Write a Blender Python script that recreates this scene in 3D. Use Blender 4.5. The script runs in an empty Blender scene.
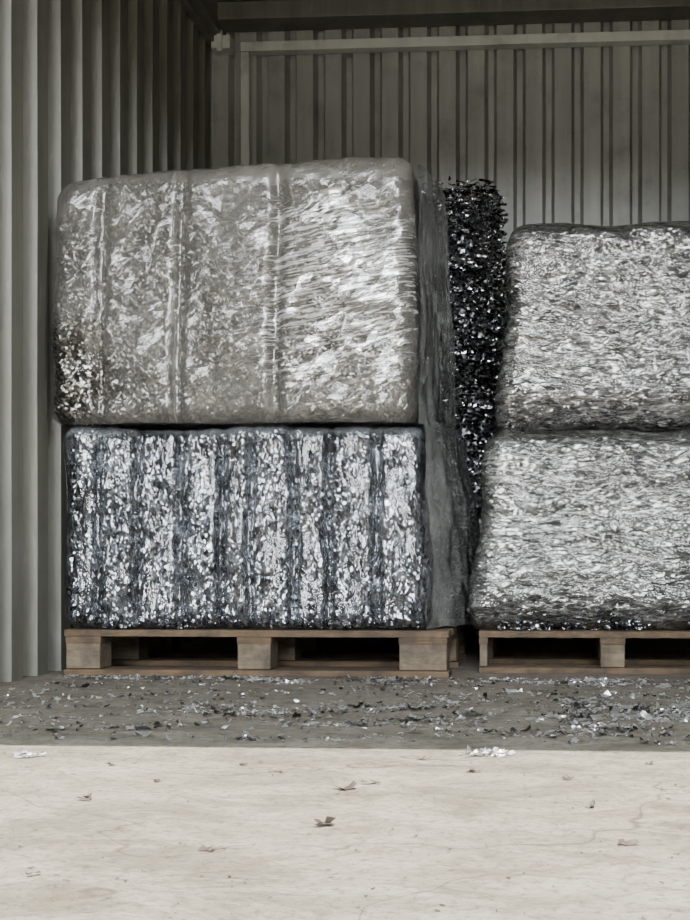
import bpy, bmesh, math, random
from mathutils import Vector, noise, Matrix
random.seed(7)
S=bpy.context.scene
col=S.collection

# ---------------------------------------------------------------- node helpers
class M:
    def __init__(s,name):
        s.m=bpy.data.materials.new(name); s.m.use_nodes=True
        s.t=s.m.node_tree; s.t.nodes.clear()
        s.out=s.n('ShaderNodeOutputMaterial')
    def n(s,typ,ins=None,**kw):
        nd=s.t.nodes.new(typ)
        for k,v in kw.items(): setattr(nd,k,v)
        if ins:
            for k,v in ins.items(): s.set(nd,k,v)
        return nd
    def set(s,nd,k,v):
        sock=nd.inputs[k]
        if isinstance(v,bpy.types.NodeSocket): s.t.links.new(v,sock)
        else: sock.default_value=v
    def obj(s,scale=(1,1,1),rot=(0,0,0)):
        tc=s.n('ShaderNodeTexCoord')
        mp=s.n('ShaderNodeMapping',{'Vector':tc.outputs['Object'],'Scale':scale,'Rotation':rot})
        return mp.outputs[0]
    def rotscale(s,rot,scale):
        return s.obj(scale=scale) if rot==(0,0,0) else s.n('ShaderNodeMapping',{'Vector':s.obj(rot=rot),'Scale':scale}).outputs[0]
    def noise(s,vec,scale,detail=5,rough=.55,dist=0):
        return s.n('ShaderNodeTexNoise',{'Vector':vec,'Scale':scale,'Detail':detail,'Roughness':rough,'Distortion':dist})
    def ramp(s,fac,stops,interp='LINEAR'):
        r=s.n('ShaderNodeValToRGB',{'Fac':fac}); cr=r.color_ramp; cr.interpolation=interp
        while len(cr.elements)<len(stops): cr.elements.new(.5)
        for e,(p,c) in zip(cr.elements,stops):
            e.position=p; e.color=(c,c,c,1) if not hasattr(c,'__len__') else (*c,1)
        return r.outputs['Color']
    def math(s,op,a,b=0.0,c=None,clamp=False):
        nd=s.n('ShaderNodeMath',operation=op,use_clamp=clamp)
        s.set(nd,0,a); s.set(nd,1,b)
        if c is not None: s.set(nd,2,c)
        return nd.outputs[0]
    def ridge(s,fac,w):
        a=s.math('ABSOLUTE',s.math('SUBTRACT',fac,.5))
        return s.math('SUBTRACT',1.0,s.math('DIVIDE',a,w),clamp=True)
    def vmath(s,op,a,b=None,scale=None):
        nd=s.n('ShaderNodeVectorMath',operation=op)
        s.set(nd,0,a)
        if b is not None: s.set(nd,1,b)
        if scale is not None: s.set(nd,'Scale',scale)
        return nd.outputs[0]
    def mix(s,f,a,b,bt='MIX'):
        nd=s.n('ShaderNodeMix',data_type='RGBA',blend_type=bt)
        for i,v in ((0,f),(6,a),(7,b)):
            sock=nd.inputs[i]
            if isinstance(v,bpy.types.NodeSocket): s.t.links.new(v,sock)
            else: sock.default_value=(*v,1) if hasattr(v,'__len__') and len(v)==3 else v
        return nd.outputs[2]
    def bump(s,h,strength=.5,dist=.01,normal=None):
        b=s.n('ShaderNodeBump',{'Height':h,'Strength':strength,'Distance':dist})
        if normal is not None: s.set(b,'Normal',normal)
        return b.outputs[0]
    def cells(s,v,scale):
        return s.n('ShaderNodeTexVoronoi',{'Vector':v,'Scale':scale,'Randomness':1.0},feature='F1').outputs['Color']
    def tilt(s,lst):
        """geometry normal tilted by random per-facet vectors: lst of (colour, amount)"""
        r=s.n('ShaderNodeNewGeometry').outputs['Normal']
        for c,k in lst:
            r=s.vmath('ADD',r,s.vmath('SCALE',s.vmath('SUBTRACT',c,(.5,.5,.5)),scale=k))
        return s.vmath('NORMALIZE',r)
    def bsdf(s,**k):
        nd=s.n('ShaderNodeBsdfPrincipled')
        for kk,v in k.items():
            kk=kk.replace('_',' ')
            if hasattr(v,'__len__') and not isinstance(v,str) and len(v)==3: v=(*v,1)
            s.set(nd,kk,v)
        return nd.outputs[0]
    def fin(s,sh):
        s.t.links.new(sh,s.out.inputs[0]); return s.m

def mat_metalwall(name,c1,c2,rust=.15):
    m=M(name); v=m.obj()
    vs=m.obj(scale=(6,6,.5))
    n1=m.noise(vs,2.5,6,.6).outputs[0]
    n2=m.noise(v,5,8,.65).outputs[0]
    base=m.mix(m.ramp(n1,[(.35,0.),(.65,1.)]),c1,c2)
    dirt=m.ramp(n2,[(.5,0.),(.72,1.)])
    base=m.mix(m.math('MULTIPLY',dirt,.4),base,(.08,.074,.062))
    sc=m.noise(m.obj(scale=(1,1,.15)),40,3,.5).outputs[0]
    base=m.mix(m.math('MULTIPLY',m.ramp(sc,[(.66,0.),(.72,1.)]),rust),base,(.5,.5,.47))
    return m.fin(m.bsdf(Base_Color=base,Metallic=.1,Roughness=.45,Normal=m.bump(n2,.25,.01)))

def mat_foil(name,dark,bright,k=.9,cell=80,dk=(.36,.5),rough=.15,stretch=(1,1,1),rot=(0,0,0),metal=1.,crease=20,bs=.25,warp=.012,patch=.04,mid=.9):
    """crushed foil: small flat facets with sharp tilts, creases and dark gaps"""
    m=M(name); v=m.rotscale(rot,stretch)
    w=m.noise(v,30,3,.6).outputs['Color']
    v2=m.vmath('ADD',v,m.vmath('SCALE',m.vmath('SUBTRACT',w,(.5,.5,.5)),scale=warp))
    c1=m.cells(v2,cell); c2=m.cells(v2,cell*.38)
    nn=m.tilt([(c1,k*1.1),(c2,k*mid)])
    n3=m.noise(v2,crease,6,.75).outputs[0]
    nn=m.bump(n3,bs,.010,nn)
    n4=m.noise(m.obj(),7,3,.5).outputs[0]
    sep=m.n('ShaderNodeSeparateColor',{'Color':c1}).outputs[0]
    f=m.math('ADD',m.math('MULTIPLY',n3,.68),m.math('MULTIPLY',sep,.32))
    f=m.math('ADD',f,m.math('MULTIPLY',m.math('SUBTRACT',n4,.5),patch*6))
    f=m.ramp(f,[(dk[0],0.),(dk[1],1.)])
    c=m.mix(f,dark,bright)
    return m.fin(m.bsdf(Base_Color=c,Metallic=metal,Roughness=rough,Normal=nn))

def mat_film(name,haze=.3,tint=(.62,.63,.62),stretch=(1,1,8),rot=(0,.12,0),gloss=.5,line=.25,sc=7,bands=(),zb=None,rough=.08,glare=None,clear=None,wob=.12,
             facet=.35,fsc=16,lw=.02,amt=.0,bd=.006):
    """stretch wrap: flat tension panels + straight tension wrinkles running along the pull direction"""
    m=M(name)
    w=m.noise(m.obj(),3,3,.5).outputs['Color']
    v=m.vmath('ADD',m.rotscale(rot,stretch),m.vmath('SCALE',w,scale=wob))
    vc=m.vmath('ADD',m.rotscale(rot,tuple(1 if q<=1 else q**.55 for q in stretch)),m.vmath('SCALE',w,scale=wob*.4))
    n1=m.noise(v,sc,6,.62).outputs[0]
    c1=m.cells(vc,fsc); c2=m.cells(vc,fsc*2.7)
    nrm=m.bump(n1,1.0,bd,m.tilt([(c1,facet),(c2,facet*.8)]))
    big=m.noise(m.obj(),2.6,4,.6).outputs[0]
    n2=m.noise(m.obj(),11,4,.6).outputs[0]
    r1=m.math('MULTIPLY',m.ridge(n1,lw),m.ramp(n2,[(.40,0.),(.55,1.)]))
    cs=m.n('ShaderNodeSeparateColor',{'Color':c2})
    pan=m.ramp(cs.outputs[1],[(.72,0.),(.82,1.)])        # some panels are doubled / milky
    hz=m.math('MULTIPLY',m.ramp(big,[(.38,.7),(.62,1.25)]),haze)
    hz=m.math('ADD',hz,m.math('MULTIPLY',pan,amt))
    hz=m.math('ADD',hz,m.math('MULTIPLY',r1,line))  # wrinkle highlights painted as thin lines of denser film colour
    tco=m.n('ShaderNodeTexCoord').outputs['Object']
    sp=m.n('ShaderNodeSeparateXYZ',{'Vector':tco})
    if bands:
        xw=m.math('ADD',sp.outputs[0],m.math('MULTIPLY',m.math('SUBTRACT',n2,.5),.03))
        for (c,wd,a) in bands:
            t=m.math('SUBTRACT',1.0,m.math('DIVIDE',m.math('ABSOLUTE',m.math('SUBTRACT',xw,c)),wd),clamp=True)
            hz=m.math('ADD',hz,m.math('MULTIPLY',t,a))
    if zb:
        t=m.math('DIVIDE',m.math('SUBTRACT',m.math('ADD',sp.outputs[2],m.math('MULTIPLY',m.math('SUBTRACT',n2,.5),.06)),zb[0]),.012,clamp=True)
        hz=m.math('ADD',hz,m.math('MULTIPLY',t,zb[1]))
    if clear:
        d=m.n('ShaderNodeVectorMath',operation='DISTANCE'); m.set(d,0,tco); m.set(d,1,clear[0])
        hz=m.math('MULTIPLY',hz,m.ramp(m.math('ADD',m.math('DIVIDE',d.outputs['Value'],clear[1]),m.math('MULTIPLY',m.math('SUBTRACT',n2,.5),.8)),[(.5,.1),(.85,1.)]))
    col_=tint
    fr=m.n('ShaderNodeFresnel',{'IOR':1.6,'Normal':nrm}).outputs[0]
    sheen=m.math('MULTIPLY',fr,gloss)
    if glare:  # painted highlight: streaks put into the haze, sheen and a lighter tint
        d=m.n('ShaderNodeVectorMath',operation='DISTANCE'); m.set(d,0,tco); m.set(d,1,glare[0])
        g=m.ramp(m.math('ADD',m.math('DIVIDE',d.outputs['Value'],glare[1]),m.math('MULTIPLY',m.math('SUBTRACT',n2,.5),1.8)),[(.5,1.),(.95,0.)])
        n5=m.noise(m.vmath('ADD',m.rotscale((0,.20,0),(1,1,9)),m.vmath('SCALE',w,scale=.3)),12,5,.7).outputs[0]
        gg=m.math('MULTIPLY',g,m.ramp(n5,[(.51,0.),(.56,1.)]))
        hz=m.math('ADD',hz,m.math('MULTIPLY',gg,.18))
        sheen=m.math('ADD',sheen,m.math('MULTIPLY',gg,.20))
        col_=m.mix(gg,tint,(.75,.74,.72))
    hz=m.math('MAXIMUM',m.math('MINIMUM',hz,.9),0.0)
    tr=m.n('ShaderNodeBsdfTransparent',{'Color':(.96,.96,.96,1)}).outputs[0]
    df=m.bsdf(Base_Color=col_,Roughness=.25,Normal=nrm,Specular_IOR_Level=.5)
    gl=m.n('ShaderNodeBsdfGlossy',{'Color':(1,1,1,1),'Roughness':rough,'Normal':nrm}).outputs[0]
    a=m.n('ShaderNodeMixShader'); m.set(a,0,hz); m.set(a,1,tr); m.set(a,2,df)
    b=m.n('ShaderNodeMixShader'); m.set(b,0,m.math('MINIMUM',sheen,.95)); m.set(b,1,a.outputs[0]); m.set(b,2,gl)
    return m.fin(b.outputs[0])

def mat_wood(name,c1,c2):
    m=M(name); v=m.obj(scale=(1,6,6))
    n=m.noise(v,7,8,.65,1.2).outputs[0]; n2=m.noise(m.obj(),9,6,.7).outputs[0]
    c=m.mix(m.ramp(n,[(.35,0.),(.65,1.)]),c1,c2)
    c=m.mix(m.math('MULTIPLY',m.ramp(n2,[(.42,0.),(.62,1.)]),.7),c,(.035,.028,.022))
    return m.fin(m.bsdf(Base_Color=c,Roughness=.85,Normal=m.bump(n,.7,.005)))

def mat_floor():
    m=M('worn_concrete'); v=m.obj()
    big=m.noise(v,1.3,6,.6,.4).outputs[0]
    st=m.noise(m.rotscale((0,0,.25),(1,1.6,1)),4.5,9,.72,.6).outputs[0]
    fine=m.noise(v,60,8,.75).outputs[0]
    c=m.mix(m.ramp(st,[(.42,0.),(.58,1.)]),(.215,.19,.143),(.38,.348,.277))
    c=m.mix(m.ramp(big,[(.45,0.),(.7,.6)]),c,(.44,.408,.333))
    c=m.mix(m.math('MULTIPLY',m.ramp(fine,[(.50,0.),(.64,1.)]),.7),c,(.10,.088,.068))
    sm=m.noise(m.rotscale((0,0,-.5),(1,2,1)),5,8,.7,1.0).outputs[0]
    c=m.mix(m.math('MULTIPLY',m.ramp(sm,[(.55,0.),(.63,1.)]),.55),c,(.17,.13,.092))
    r=m.ridge(m.noise(m.rotscale((0,0,.4),(1,2,1)),.9,3,.5,.6).outputs[0],.004)
    c=m.mix(m.math('MULTIPLY',r,.7),c,(.08,.06,.045))
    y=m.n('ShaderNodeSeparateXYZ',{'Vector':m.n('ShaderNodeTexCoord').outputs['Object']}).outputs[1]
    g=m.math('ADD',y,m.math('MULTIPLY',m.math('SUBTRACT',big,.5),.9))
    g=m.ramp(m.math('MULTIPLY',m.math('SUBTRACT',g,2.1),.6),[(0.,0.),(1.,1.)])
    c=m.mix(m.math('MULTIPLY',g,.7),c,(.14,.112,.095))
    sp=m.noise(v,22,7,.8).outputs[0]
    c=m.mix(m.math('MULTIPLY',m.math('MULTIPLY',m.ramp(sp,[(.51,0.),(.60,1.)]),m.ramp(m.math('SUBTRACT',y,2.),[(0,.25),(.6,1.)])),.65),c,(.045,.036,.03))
    h=m.math('ADD',m.math('MULTIPLY',fine,.4),st)
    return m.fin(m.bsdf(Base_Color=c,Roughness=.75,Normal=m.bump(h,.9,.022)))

def mat_plain(name,c,rough=.6,metal=0,var=.3):
    m=M(name); n=m.noise(m.obj(),14,6,.65).outputs[0]
    cc=m.mix(m.ramp(n,[(.35,0.),(.65,1.)]),tuple(x*(1-var) for x in c),tuple(min(1,x*(1+var)) for x in c))
    return m.fin(m.bsdf(Base_Color=cc,Roughness=rough,Metallic=metal,Normal=m.bump(n,.3,.005)))

# ---------------------------------------------------------------- mesh helpers
def mkobj(name,verts,faces,mat,smooth=False,parent=None):
    me=bpy.data.meshes.new(name); me.from_pydata(verts,[],faces); me.update()
    mats=mat if isinstance(mat,list) else [mat]
    for k in mats: me.materials.append(k)
    if smooth: me.polygons.foreach_set('use_smooth',[True]*len(me.polygons))
    o=bpy.data.objects.new(name,me); col.objects.link(o)
    if parent: o.parent=parent
    return o
def empty(name,loc=(0,0,0)):
    e=bpy.data.objects.new(name,None); e.location=loc; e.empty_display_size=.1; col.objects.link(e); return e

def boxes(name,lst,mat,bev=.004,parent=None):
    bm=bmesh.new()
    for b in lst:
        x0,x1,y0,y1,z0,z1=b[:6]
        r=bmesh.ops.create_cube(bm,size=1)
        for v in r['verts']:
            v.co=Vector(((x0+x1)/2+v.co.x*(x1-x0),(y0+y1)/2+v.co.y*(y1-y0),(z0+z1)/2+v.co.z*(z1-z0)))
        mi=b[6] if len(b)>6 else 0
        for f in {f for v in r['verts'] for f in v.link_faces}: f.material_index=mi
    if bev: bmesh.ops.bevel(bm,geom=list(bm.edges),offset=bev,segments=2,affect='EDGES',profile=.6)
    me=bpy.data.meshes.new(name); bm.to_mesh(me); bm.free()
    for k in (mat if isinstance(mat,list) else [mat]): me.materials.append(k)
    o=bpy.data.objects.new(name,me); col.objects.link(o)
    if parent: o.parent=parent
    return o

def corrugated(name,axis,a0,a1,pos,z0,z1,pitch,depth,mat,sign=1,flat=.42,slope=.1):
    pts=[]; a=a0
    sl=pitch*slope
    f1=pitch*flat; f2=pitch-f1-2*sl
    while a<a1:
        for d,p in ((0,1),(f1,1),(f1+sl,0),(f1+sl+f2,0)):
            if a+d<=a1: pts.append((a+d,p))
        a+=pitch
    pts.append((a1,1))
    vs=[];fs=[]
    nz=8
    for (t,p) in pts:
        o=pos+sign*depth*p
        for k in range(nz+1):
            z=z0+(z1-z0)*k/nz
            w=.0025*noise.noise(Vector((t*2,z*2,pos)))
            vs.append((t,o+w,z) if axis=='x' else (o+w,t,z))
    for i in range(len(pts)-1):
        for k in range(nz):
            b=i*(nz+1)+k
            fs.append((b,b+1,b+nz+2,b+nz+1))
    o=mkobj(name,vs,fs,mat)
    so=o.modifiers.new('thickness','SOLIDIFY'); so.thickness=.002; so.offset=-1
    bv=o.modifiers.new('bev','BEVEL'); bv.width=.004; bv.segments=2; bv.limit_method='ANGLE'
    return o

def rbox(sx,sy,sz,r,step):
    N=[max(2,int(s/step)) for s in (sx,sy,sz)]
    idx={};P=[];NR=[];F=[]
    H=(sx/2,sy/2,sz/2)
    def vid(i,j,k):
        key=(i,j,k)
        if key in idx: return idx[key]
        p=[-H[0]+sx*i/N[0],-H[1]+sy*j/N[1],-H[2]+sz*k/N[2]]
        q=[max(-H[a]+r,min(H[a]-r,p[a])) for a in range(3)]
        d=Vector([p[a]-q[a] for a in range(3)]); d.normalize()
        P.append(Vector(q)+d*r); NR.append(d); idx[key]=len(P)-1
        return idx[key]
    for ax in range(3):
        u,w=[(1,2),(2,0),(0,1)][ax]
        for side in (0,N[ax]):
            for i in range(N[u]):
                for j in range(N[w]):
                    q=[]
                    for (a,b) in ((0,0),(1,0),(1,1),(0,1)):
                        c=[0,0,0]; c[ax]=side; c[u]=i+a; c[w]=j+b
                        q.append(vid(*c))
                    if side==0: q.reverse()
                    F.append(tuple(q))
    return P,NR,F

def ridged(p,oct=3):
    v=0;a=1;s=0
    for _ in range(oct):
        v+=a*(1-abs(noise.noise(p))*2.2); s+=a; a*=.5; p=p*2.13+Vector((3.1,1.7,5.2))
    return v/s

def bale_shell(name,size,r,step,dispf,warp,mat,parent,zmin=None):
    P,NR,F=rbox(*size,r,step)
    V=[]
    for p,n in zip(P,NR):
        q=warp(p+n*dispf(p,n))
        if zmin is not None and q.z<zmin: q.z=zmin
        V.append(q)
    return mkobj(name,V,F,mat,smooth=True,parent=parent)

def make_bale(centre,size,foilm,filmm,warp,straps=(),strap_d=.015,crumple=.010,lump=.02,filmoff=.008,wr=(2,2,14),wa=.004,seed=0,r=.06,fstep=.0085,slant=.12,zfloor=0,cfreq=(20,20,20),ffol=.85):
    e=empty('wrapped_scrap_bale',centre)
    so=Vector((seed*7.3,seed*3.1,seed*5.7))
    def common(p,n,k=1):
        d=lump*noise.noise(p*3.2+so)+lump*.5*noise.noise(p*7+so)
        for sx,ww in straps:
            if abs(n.x)<.75:
                d-=k*strap_d*(1-.75*abs(n.z))*math.exp(-((p.x-sx+.014*noise.noise(Vector((p.z*4,sx*9,seed))))/ww)**2)
        return d
    def df(p,n):
        q=p+so
        qq=Vector((q.x*cfreq[0],q.y*cfreq[1],q.z*cfreq[2]))
        return common(p,n)+crumple*(ridged(qq)-.5)+crumple*.5*noise.noise(qq*3.3)
    def dfilm(p,n):
        q=p+so
        c=common(p,n,ffol)*.9
        wv=Vector((q.x*wr[0],q.y*wr[1],(q.z+slant*q.x)*wr[2]))
        return c+filmoff+wa*ridged(wv+Vector((0,0,.6*noise.noise(q*3))),3)+.003*noise.noise(q*11)
    bale_shell('compressed_foil',size,r,.0068,df,warp,foilm,e,zfloor+.003-centre[2])
    bale_shell('stretch_film',size,r,fstep,dfilm,warp,filmm,e,zfloor+.001-centre[2])
    return e

def flakes(n,posf,smin,smax,curl=1.0,flat=False,asp=(.15,.6),tilt=.25):
    vs=[];fs=[]
    for _ in range(n):
        c,nr=posf()
        L=random.uniform(smin,smax); W=L*random.uniform(*asp)
        seg=3
        if flat:
            R=Matrix.Rotation(random.uniform(0,6.28),3,'Z')@Matrix.Rotation(random.gauss(0,tilt),3,'X')@Matrix.Rotation(random.gauss(0,tilt*.7),3,'Y')
        else:
            q=Vector((random.gauss(0,1),random.gauss(0,1),random.gauss(0,1))).normalized()
            R=q.to_track_quat('Z','Y').to_matrix()
        b=len(vs); k=random.uniform(-1.6,1.6)*curl
        tw=random.uniform(-.9,.9)*curl
        for i in range(seg+1):
            t=i/seg-.5
            x=L*math.sin(t*max(.01,abs(k)))/max(.01,abs(k)); z=L*.5*k*t*t
            for sgn in (-1,1):
                a=tw*t
                p=Vector((x,sgn*W/2*math.cos(a)*random.uniform(.4,1.15),z+sgn*W/2*math.sin(a)))
                p=R@p+c
                if flat: p.z=max(.0015,p.z)
                vs.append(p)
        for i in range(seg): fs.append((b+2*i,b+2*i+1,b+2*i+3,b+2*i+2))
    return vs,fs

# ---------------------------------------------------------------- room shell
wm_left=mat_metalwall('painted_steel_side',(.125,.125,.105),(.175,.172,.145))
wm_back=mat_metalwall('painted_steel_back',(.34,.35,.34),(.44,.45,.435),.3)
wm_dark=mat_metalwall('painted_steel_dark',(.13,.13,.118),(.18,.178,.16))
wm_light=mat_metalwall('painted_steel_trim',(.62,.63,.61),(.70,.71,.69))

XL,XR,YB,YF,ZC=-1.64,.90,5.58,1.0,2.96
mkobj('floor',[(-12,-14,0),(12,-14,0),(12,6.2,0),(-12,6.2,0)],[(0,1,2,3)],mat_floor())
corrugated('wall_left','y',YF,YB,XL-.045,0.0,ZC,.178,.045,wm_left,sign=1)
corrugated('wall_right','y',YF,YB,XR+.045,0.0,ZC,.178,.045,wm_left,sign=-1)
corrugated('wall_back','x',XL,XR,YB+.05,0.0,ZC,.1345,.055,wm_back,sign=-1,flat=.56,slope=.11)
mkobj('ceiling',[(XL-.05,YF,ZC),(XR+.05,YF,ZC),(XR+.05,YB+.05,ZC),(XL-.05,YB+.05,ZC),
                 (XL-.05,YF,ZC+.04),(XR+.05,YF,ZC+.04),(XR+.05,YB+.05,ZC+.04),(XL-.05,YB+.05,ZC+.04)],
      [(0,3,2,1),(4,5,6,7),(0,1,5,4),(1,2,6,5),(2,3,7,6),(3,0,4,7)],wm_dark)
boxes('trim_1',[(XL,XR,YB-.16,YB-.02,2.845,2.925),(XL,XR,YB-.20,YB-.15,2.925,ZC)],wm_dark)
boxes('trim_2',[(XL+.15,XR,YB-.07,YB-.012,2.735,2.78),(XL+.15,XL+.19,YB-.065,YB-.012,0.0,2.735)],wm_light)
boxes('trim_3',[(XL,XL+.07,YF,YB-.02,2.80,ZC),(XL,XL+.035,YF,YB-.02,2.77,2.80)],wm_dark)
boxes('trim_4',[(XR-.07,XR,YF,YB-.02,2.80,ZC)],wm_dark)
boxes('trim_5',[(XL+.02,XL+.11,YB-.10,YB-.015,2.74,2.80),(XL+.05,XL+.075,YB-.115,YB-.09,2.72,2.82)],wm_light)

# ---------------------------------------------------------------- bales
foilA=mat_foil('foil_blue_silver',(.016,.019,.025),(.68,.72,.78),k=.8,cell=130,dk=(.42,.55),rough=.2,stretch=(1.25,1,.7),crease=34,patch=.05)
foilB=mat_foil('foil_grey',(.04,.037,.032),(.46,.445,.415),k=.65,cell=135,dk=(.42,.54),rough=.24,crease=36)
foilC=mat_foil('foil_silver',(.025,.025,.025),(.74,.74,.73),k=.8,cell=125,dk=(.41,.52),rough=.17,stretch=(.55,1,1.5),rot=(0,.1,0),crease=32,patch=.05)
foilK=mat_foil('foil_dark_scrap',(.02,.02,.022),(.35,.36,.38),k=1.0,cell=80,dk=(.42,.6),rough=.3)
filmA=mat_film('film_clear',haze=.03,tint=(.34,.365,.40),stretch=(7,1,1),rot=(0,.05,0),gloss=.8,line=.22,sc=4,zb=(.285,.22),facet=.3,fsc=12,amt=.10)
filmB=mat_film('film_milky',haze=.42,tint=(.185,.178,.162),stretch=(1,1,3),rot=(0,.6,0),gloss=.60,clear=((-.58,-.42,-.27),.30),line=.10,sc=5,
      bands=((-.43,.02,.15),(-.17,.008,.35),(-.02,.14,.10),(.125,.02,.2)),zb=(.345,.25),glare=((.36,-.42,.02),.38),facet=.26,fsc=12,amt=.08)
filmC=mat_film('film_silvery',haze=.06,tint=(.50,.50,.49),stretch=(1,1,9),rot=(0,-.12,0),gloss=1.0,line=.42,sc=6,wob=.5,facet=.4,fsc=14,amt=.13,lw=.03)
filmL=mat_film('film_loose',haze=.45,tint=(.20,.205,.20),stretch=(2,4,.6),gloss=1.6,line=.2,rough=.1,facet=.35,fsc=12,amt=.1)

def warpA(p):
    q=p.copy(); q.x*=1-.012*(p.z/.32); return q
bA=make_bale((-.995,4.115,.466),(1.135,.80,.62),foilA,filmA,warpA,straps=[(-.46,.012),(-.34,.012),(-.20,.014),(-.07,.012),(.02,.011),(.16,.013),(.27,.011),(.42,.012)],
          strap_d=.05,crumple=.018,lump=.020,filmoff=.014,wr=(14,3,2),wa=.004,seed=1,r=.04,zfloor=.145,cfreq=(26,22,15),ffol=.6)
def warpB(p):
    q=p.copy()
    t=(p.z+.4)/.8
    u=(p.x+.56)/1.12
    q.z+= t*(.04*u-.005) - .035*max(0,t)*max(0,1-u)**3
    q.x+= .03*t*(1-u) - .01*t*u
    q.y-= .02*math.sin(t*3.14)
    q.x+= (-.008 if p.x<0 else .008)*math.sin(max(0,min(1,t))*3.14)
    return q
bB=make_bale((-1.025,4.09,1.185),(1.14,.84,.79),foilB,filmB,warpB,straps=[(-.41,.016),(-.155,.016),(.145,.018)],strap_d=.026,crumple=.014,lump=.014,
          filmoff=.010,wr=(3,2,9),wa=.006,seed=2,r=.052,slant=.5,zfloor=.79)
def warpC(p):
    q=p.copy(); t=(p.z+.32)/.64
    q.x+=.05*t*(1 if p.x<0 else -.3)*min(1,abs(p.x)/.3)
    q.y+=.02*t
    if p.y<0: q.y+=.07*max(0,(.16-t)/.16)**1.3+.03*max(0,(t-.9)/.1)**2
    return q
bD=make_bale((.215,4.24,.455),(.98,.80,.635),foilC,filmC,warpC,crumple=.018,lump=.024,filmoff=.012,wr=(2,2,13),wa=.009,seed=3,r=.055,slant=-.1,zfloor=.137,cfreq=(10,14,30))
bC=make_bale((.265,4.24,1.125),(.93,.78,.66),foilC,filmC,warpC,crumple=.022,lump=.024,filmoff=.012,wr=(2,2,11),wa=.011,seed=4,r=.05,slant=.15,zfloor=.785,cfreq=(10,14,28))

def skirt(name,parent,x0,y0,y1,z0,z1,bulge,nfold,seed):
    vs=[];fs=[];nu,nv=90,70
    loc=Vector(parent.location)
    for i in range(nu+1):
        u=i/nu
        for j in range(nv+1):
            v=j/nv
            z=z0+(z1-z0)*v
            b=bulge(u,v)
            f=.012*math.sin(u*nfold+2.2*noise.noise(Vector((v*1.5,seed,u*2))))*(1-.4*v)*min(1,u*6)
            f+=.012*noise.noise(Vector((u*5,v*3,seed)))+.008*ridged(Vector((u*12,v*3,seed)))
            x=x0+b+f
            y=y0+(y1-y0)*u+.01*noise.noise(Vector((u*4,v*6,seed+3)))
            zz=z+.012*abs(noise.noise(Vector((u*9,0,seed))))*(1-v)+.02*noise.noise(Vector((u*7,2,seed)))*v
            vs.append(Vector((x,y,zz))-loc)
    for i in range(nu):
        for j in range(nv):
            b=i*(nv+1)+j; fs.append((b,b+nv+1,b+nv+2,b+1))
    return mkobj(name,vs,fs,filmL,smooth=True,parent=parent)
skirt('loose_film',bA,-.425,3.735,4.45,.147,.80,lambda u,v:.135*math.sin(min(1,u*2.6)*1.57)*(1-.55*v**2),16,1.5)
skirt('loose_film',bB,-.445,3.74,4.30,.79,1.61,lambda u,v:.065*math.sin(min(1,u*2.5)*1.57)*(1-.5*v),13,5.5)

def hang(parent,x0,x1,y,z,n,seedp):
    loc=Vector(parent.location)
    def pf():
        while True:
            x=random.uniform(x0,x1)
            if random.random()<.5+noise.noise(Vector((x*7,seedp,0)))*1.5: break
        return Vector((x,y+random.gauss(0,.006),z+random.uniform(-.002,.03)))-loc,None
    a,b=flakes(n,pf,.008,.03,1.2)
    for i,p in enumerate(a): p.z=max(p.z,z-loc.z-.002)
    mkobj('foil_scraps',a,b,foilA,parent=parent)

# ---------------------------------------------------------------- dark loose scrap stack
e=empty('loose_metal_scrap_heap',(-.50,5.10,0))
def dfK(p,n): return .05*noise.noise(p*4)+.03*(ridged(p*12)-.5)
def warpK(p):
    q=p.copy(); t=(p.z+.88)/1.76
    q.x+=.05*math.sin(t*5)*(.5 if p.x>0 else 0)-.05*(t**4)*(1 if p.x>0 else 0)
    q.z=max(.005,q.z+.95)
    return q
bale_shell('scrap_core',(.52,.50,1.84),.09,.018,dfK,warpK,foilK,e)
def posK():
    f=random.random(); z=random.uniform(.05,1.86)
    if f<.6: c=Vector((random.uniform(-.26,.26),-.27+random.gauss(0,.02),z))
    elif f<.85:c=Vector((.27+random.gauss(0,.028)-.05*(z/1.7)**4+.03*noise.noise(Vector((z*6,0,0))),random.uniform(-.24,.24),z))
    else: c=Vector((random.uniform(-.26,.22),random.uniform(-.24,.24),1.87+random.gauss(0,.025)))
    return c,None
v_,f_=flakes(11000,posK,.015,.06,2.0,asp=(.08,.35))
mt=mat_foil('foil_strip',(.04,.04,.042),(.75,.76,.8),k=.4,cell=60,dk=(.45,.56),rough=.2)
mkobj('scrap_strips',v_,f_,mt,smooth=True,parent=e)

# ---------------------------------------------------------------- pallets
wd1=mat_wood('pallet_wood',(.095,.063,.036),(.16,.108,.064))
wd2=mat_wood('pallet_block_wood',(.12,.094,.064),(.21,.165,.115))
def pallet(x0,x1,y0,y1,H,blocks):
    L=[]
    tb=.021
    bh=H-3*tb
    for k in range(3):
        yy=[y0,(y0+y1)/2-.05,y1-.1][k]
        for (a,b) in blocks: L.append((a,b,yy+.004,yy+.1,tb,tb+bh,1))
        L.append((x0,x1,yy,yy+.1,0,tb*.9,0))
    for (a,b) in blocks: L.append((a-.002,b+.002,y0+.003,y1-.003,tb+bh,tb*2+bh,0))
    nb=6; w=(y1-y0)/nb
    for i in range(nb):
        L.append((x0,x1,y0+i*w,y0+i*w+w*.82,H-tb,H,0))
    return boxes('wooden_pallet',L,[wd1,wd2],bev=.002)
pallet(-1.565,-.345,3.70,4.50,.144,[(-1.56,-1.45),(-1.01,-.905),(-.50,-.352)])
pallet(-.262,.60,3.85,4.62,.136,[(-.26,-.235),(.128,.205),(.53,.60)])
hang(bA,-1.5,-.42,3.705,.150,160,1)
hang(bD,-.2,.6,3.85,.142,260,2)

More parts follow.
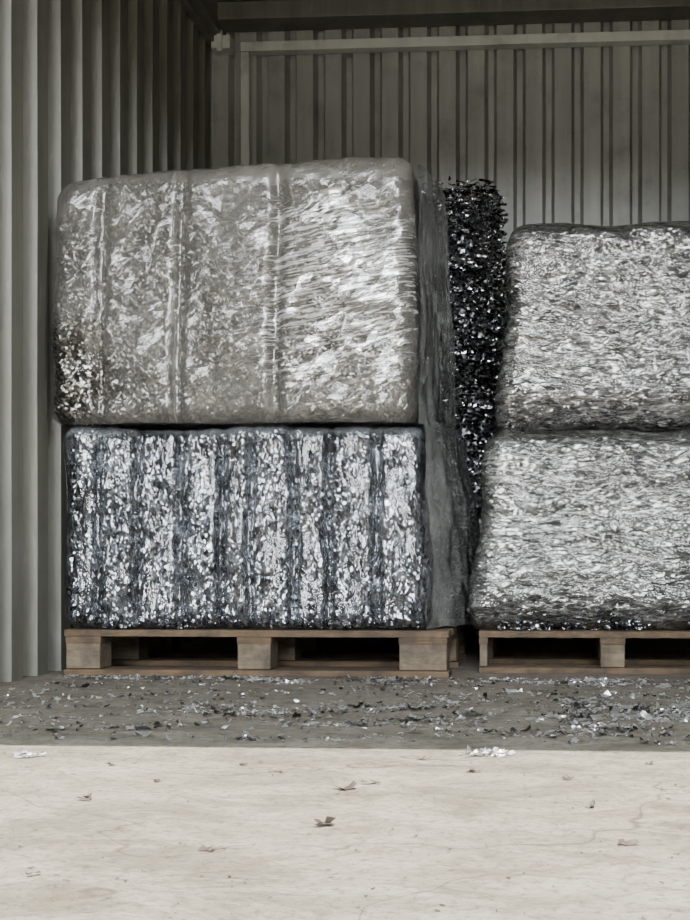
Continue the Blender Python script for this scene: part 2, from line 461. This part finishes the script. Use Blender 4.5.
# ---------------------------------------------------------------- debris on the floor
def gp(u,v):
    d=.364*1200/(v-560); xr=(u-485)/1200*d; th=math.radians(3.6)
    return xr*math.cos(th)-d*math.sin(th), xr*math.sin(th)+d*math.cos(th)
md=mat_foil('debris_foil',(.06,.06,.06),(.9,.9,.9),k=.6,cell=22,dk=(.40,.52),rough=.3,metal=.85)
def posD():
    while True:
        x=random.uniform(-1.55,.8); y=2.36+random.random()*1.30
        nz=noise.noise(Vector((x*5,y*7,0)))
        w=.10+.9*math.exp(-((x-.10)/.3)**2-((y-2.85)/.35)**2)+.5*math.exp(-((x+.65)/.35)**2-((y-2.75)/.25)**2)+.8*math.exp(-((y-3.6)/.12)**2)
        w*=max(.12,.6+2.*nz)
        if random.random()<w: return Vector((x,y,.004)),None
v1,f1=flakes(4800,posD,.004,.019,.9,flat=True,asp=(.25,.8),tilt=.5)
v2,f2=flakes(260,posD,.018,.045,1.2,flat=True,asp=(.25,.7),tilt=.5)
f1+=[tuple(i+len(v1) for i in f) for f in f2]; v1+=v2
v1=[Vector((p.x,max(p.y,2.33),p.z)) for p in v1]
def cluster(u,v,r,n,smin,smax):
    cx,cy=gp(u,v)
    a,b=flakes(n,lambda:(Vector((cx+random.gauss(0,r),cy+random.gauss(0,r*.6),random.uniform(.002,.007))),None),smin,smax,1.3,flat=True,asp=(.3,.9),tilt=.5)
    return [Vector((p.x,min(p.y,2.32),p.z)) for p in a],b
mkobj('foil_debris',v1,f1,md)
mwhite=mat_foil('crumpled_foil',(.15,.15,.15),(.8,.8,.8),k=.6,cell=40,rough=.35,metal=.5)
for a in ((28,757,.012,30,.008,.024),(490,755,.02,60,.008,.024)):
    vv,ff=cluster(*a); mkobj('crumpled_foil_scrap',vv,ff,mwhite)
lv=mat_plain('dark_chip',(.075,.055,.048),.6)
pts=[(210,850,.014),(590,808,.015),(372,784,.02),(342,791,.02),(325,826,.022),(85,800,.018),(425,760,.015),(630,846,.014),(275,772,.014),(30,876,.01),(570,780,.012),(155,782,.012),(470,772,.012),(240,765,.012),(110,766,.012),(650,765,.012)]
V=[];F=[]
for (u,v,s) in pts:
    x,y=gp(u,v)
    a,b=flakes(2,lambda:(Vector((x+random.gauss(0,s*.3),y+random.gauss(0,s*.3),.003)),None),s*.9,s*1.7,1.2,flat=True,asp=(.35,.7),tilt=.3)
    F+=[tuple(i+len(V) for i in f) for f in b]; V+=a
def posS():
    u=random.uniform(0,690); v=752+168*random.random()**1.8
    x,y=gp(u,v); return Vector((x,y,.001)),None
a,b=flakes(420,posS,.002,.009,.8,flat=True,tilt=.25)
F+=[tuple(i+len(V) for i in f) for f in b]; V+=a
mkobj('scattered_dark_chips',V,F,lv)

# ---------------------------------------------------------------- light
w=bpy.data.worlds.new('World'); S.world=w; w.use_nodes=True
nt=w.node_tree; bg=nt.nodes['Background']
tc=nt.nodes.new('ShaderNodeTexCoord'); sx=nt.nodes.new('ShaderNodeSeparateXYZ'); rp=nt.nodes.new('ShaderNodeValToRGB')
nt.links.new(tc.outputs['Generated'],sx.inputs[0]); nt.links.new(sx.outputs[2],rp.inputs[0])
cr=rp.color_ramp
cr.elements[0].position=.14; cr.elements[0].color=(.02,.02,.018,1)   # dark horizon band, added out of view for contrast in the foil reflections
cr.elements[1].position=.75; cr.elements[1].color=(.04,.05,.06,1)
for p,c in ((.18,(.96,.98,.98,1)),(.22,(.97,1,1.,1)),(.42,(.84,.89,.93,1))):
    e2=cr.elements.new(p); e2.color=c
cn=nt.nodes.new('ShaderNodeTexNoise'); cn.inputs['Scale'].default_value=3.6; cn.inputs['Detail'].default_value=5
nt.links.new(tc.outputs['Generated'],cn.inputs['Vector'])
mr=nt.nodes.new('ShaderNodeMapRange'); mr.inputs[1].default_value=.46; mr.inputs[2].default_value=.62; mr.inputs[3].default_value=.15; mr.inputs[4].default_value=4.0
nt.links.new(cn.outputs[0],mr.inputs[0])
vm=nt.nodes.new('ShaderNodeVectorMath'); vm.operation='SCALE'
nt.links.new(rp.outputs[0],vm.inputs[0]); nt.links.new(mr.outputs[0],vm.inputs['Scale']); nt.links.new(vm.outputs[0],bg.inputs[0])
bg.inputs[1].default_value=11.5
su=bpy.data.lights.new('sun','SUN'); su.energy=17; su.color=(1,.945,.84); su.angle=.006
so=bpy.data.objects.new('sun',su); col.objects.link(so)
d=Vector((0,1.30,-2.98)).normalized()
so.rotation_euler=d.to_track_quat('-Z','Y').to_euler(); so.location=(0,-3,6)

cam=bpy.data.cameras.new('camera'); co=bpy.data.objects.new('camera',cam); col.objects.link(co)
co.location=(0,0,.364); co.rotation_euler=(math.radians(90),0,math.radians(3.6))
cam.lens=1200*36/920; cam.sensor_width=36; cam.shift_x=-140/920; cam.shift_y=100/920; cam.clip_start=.02
S.camera=co
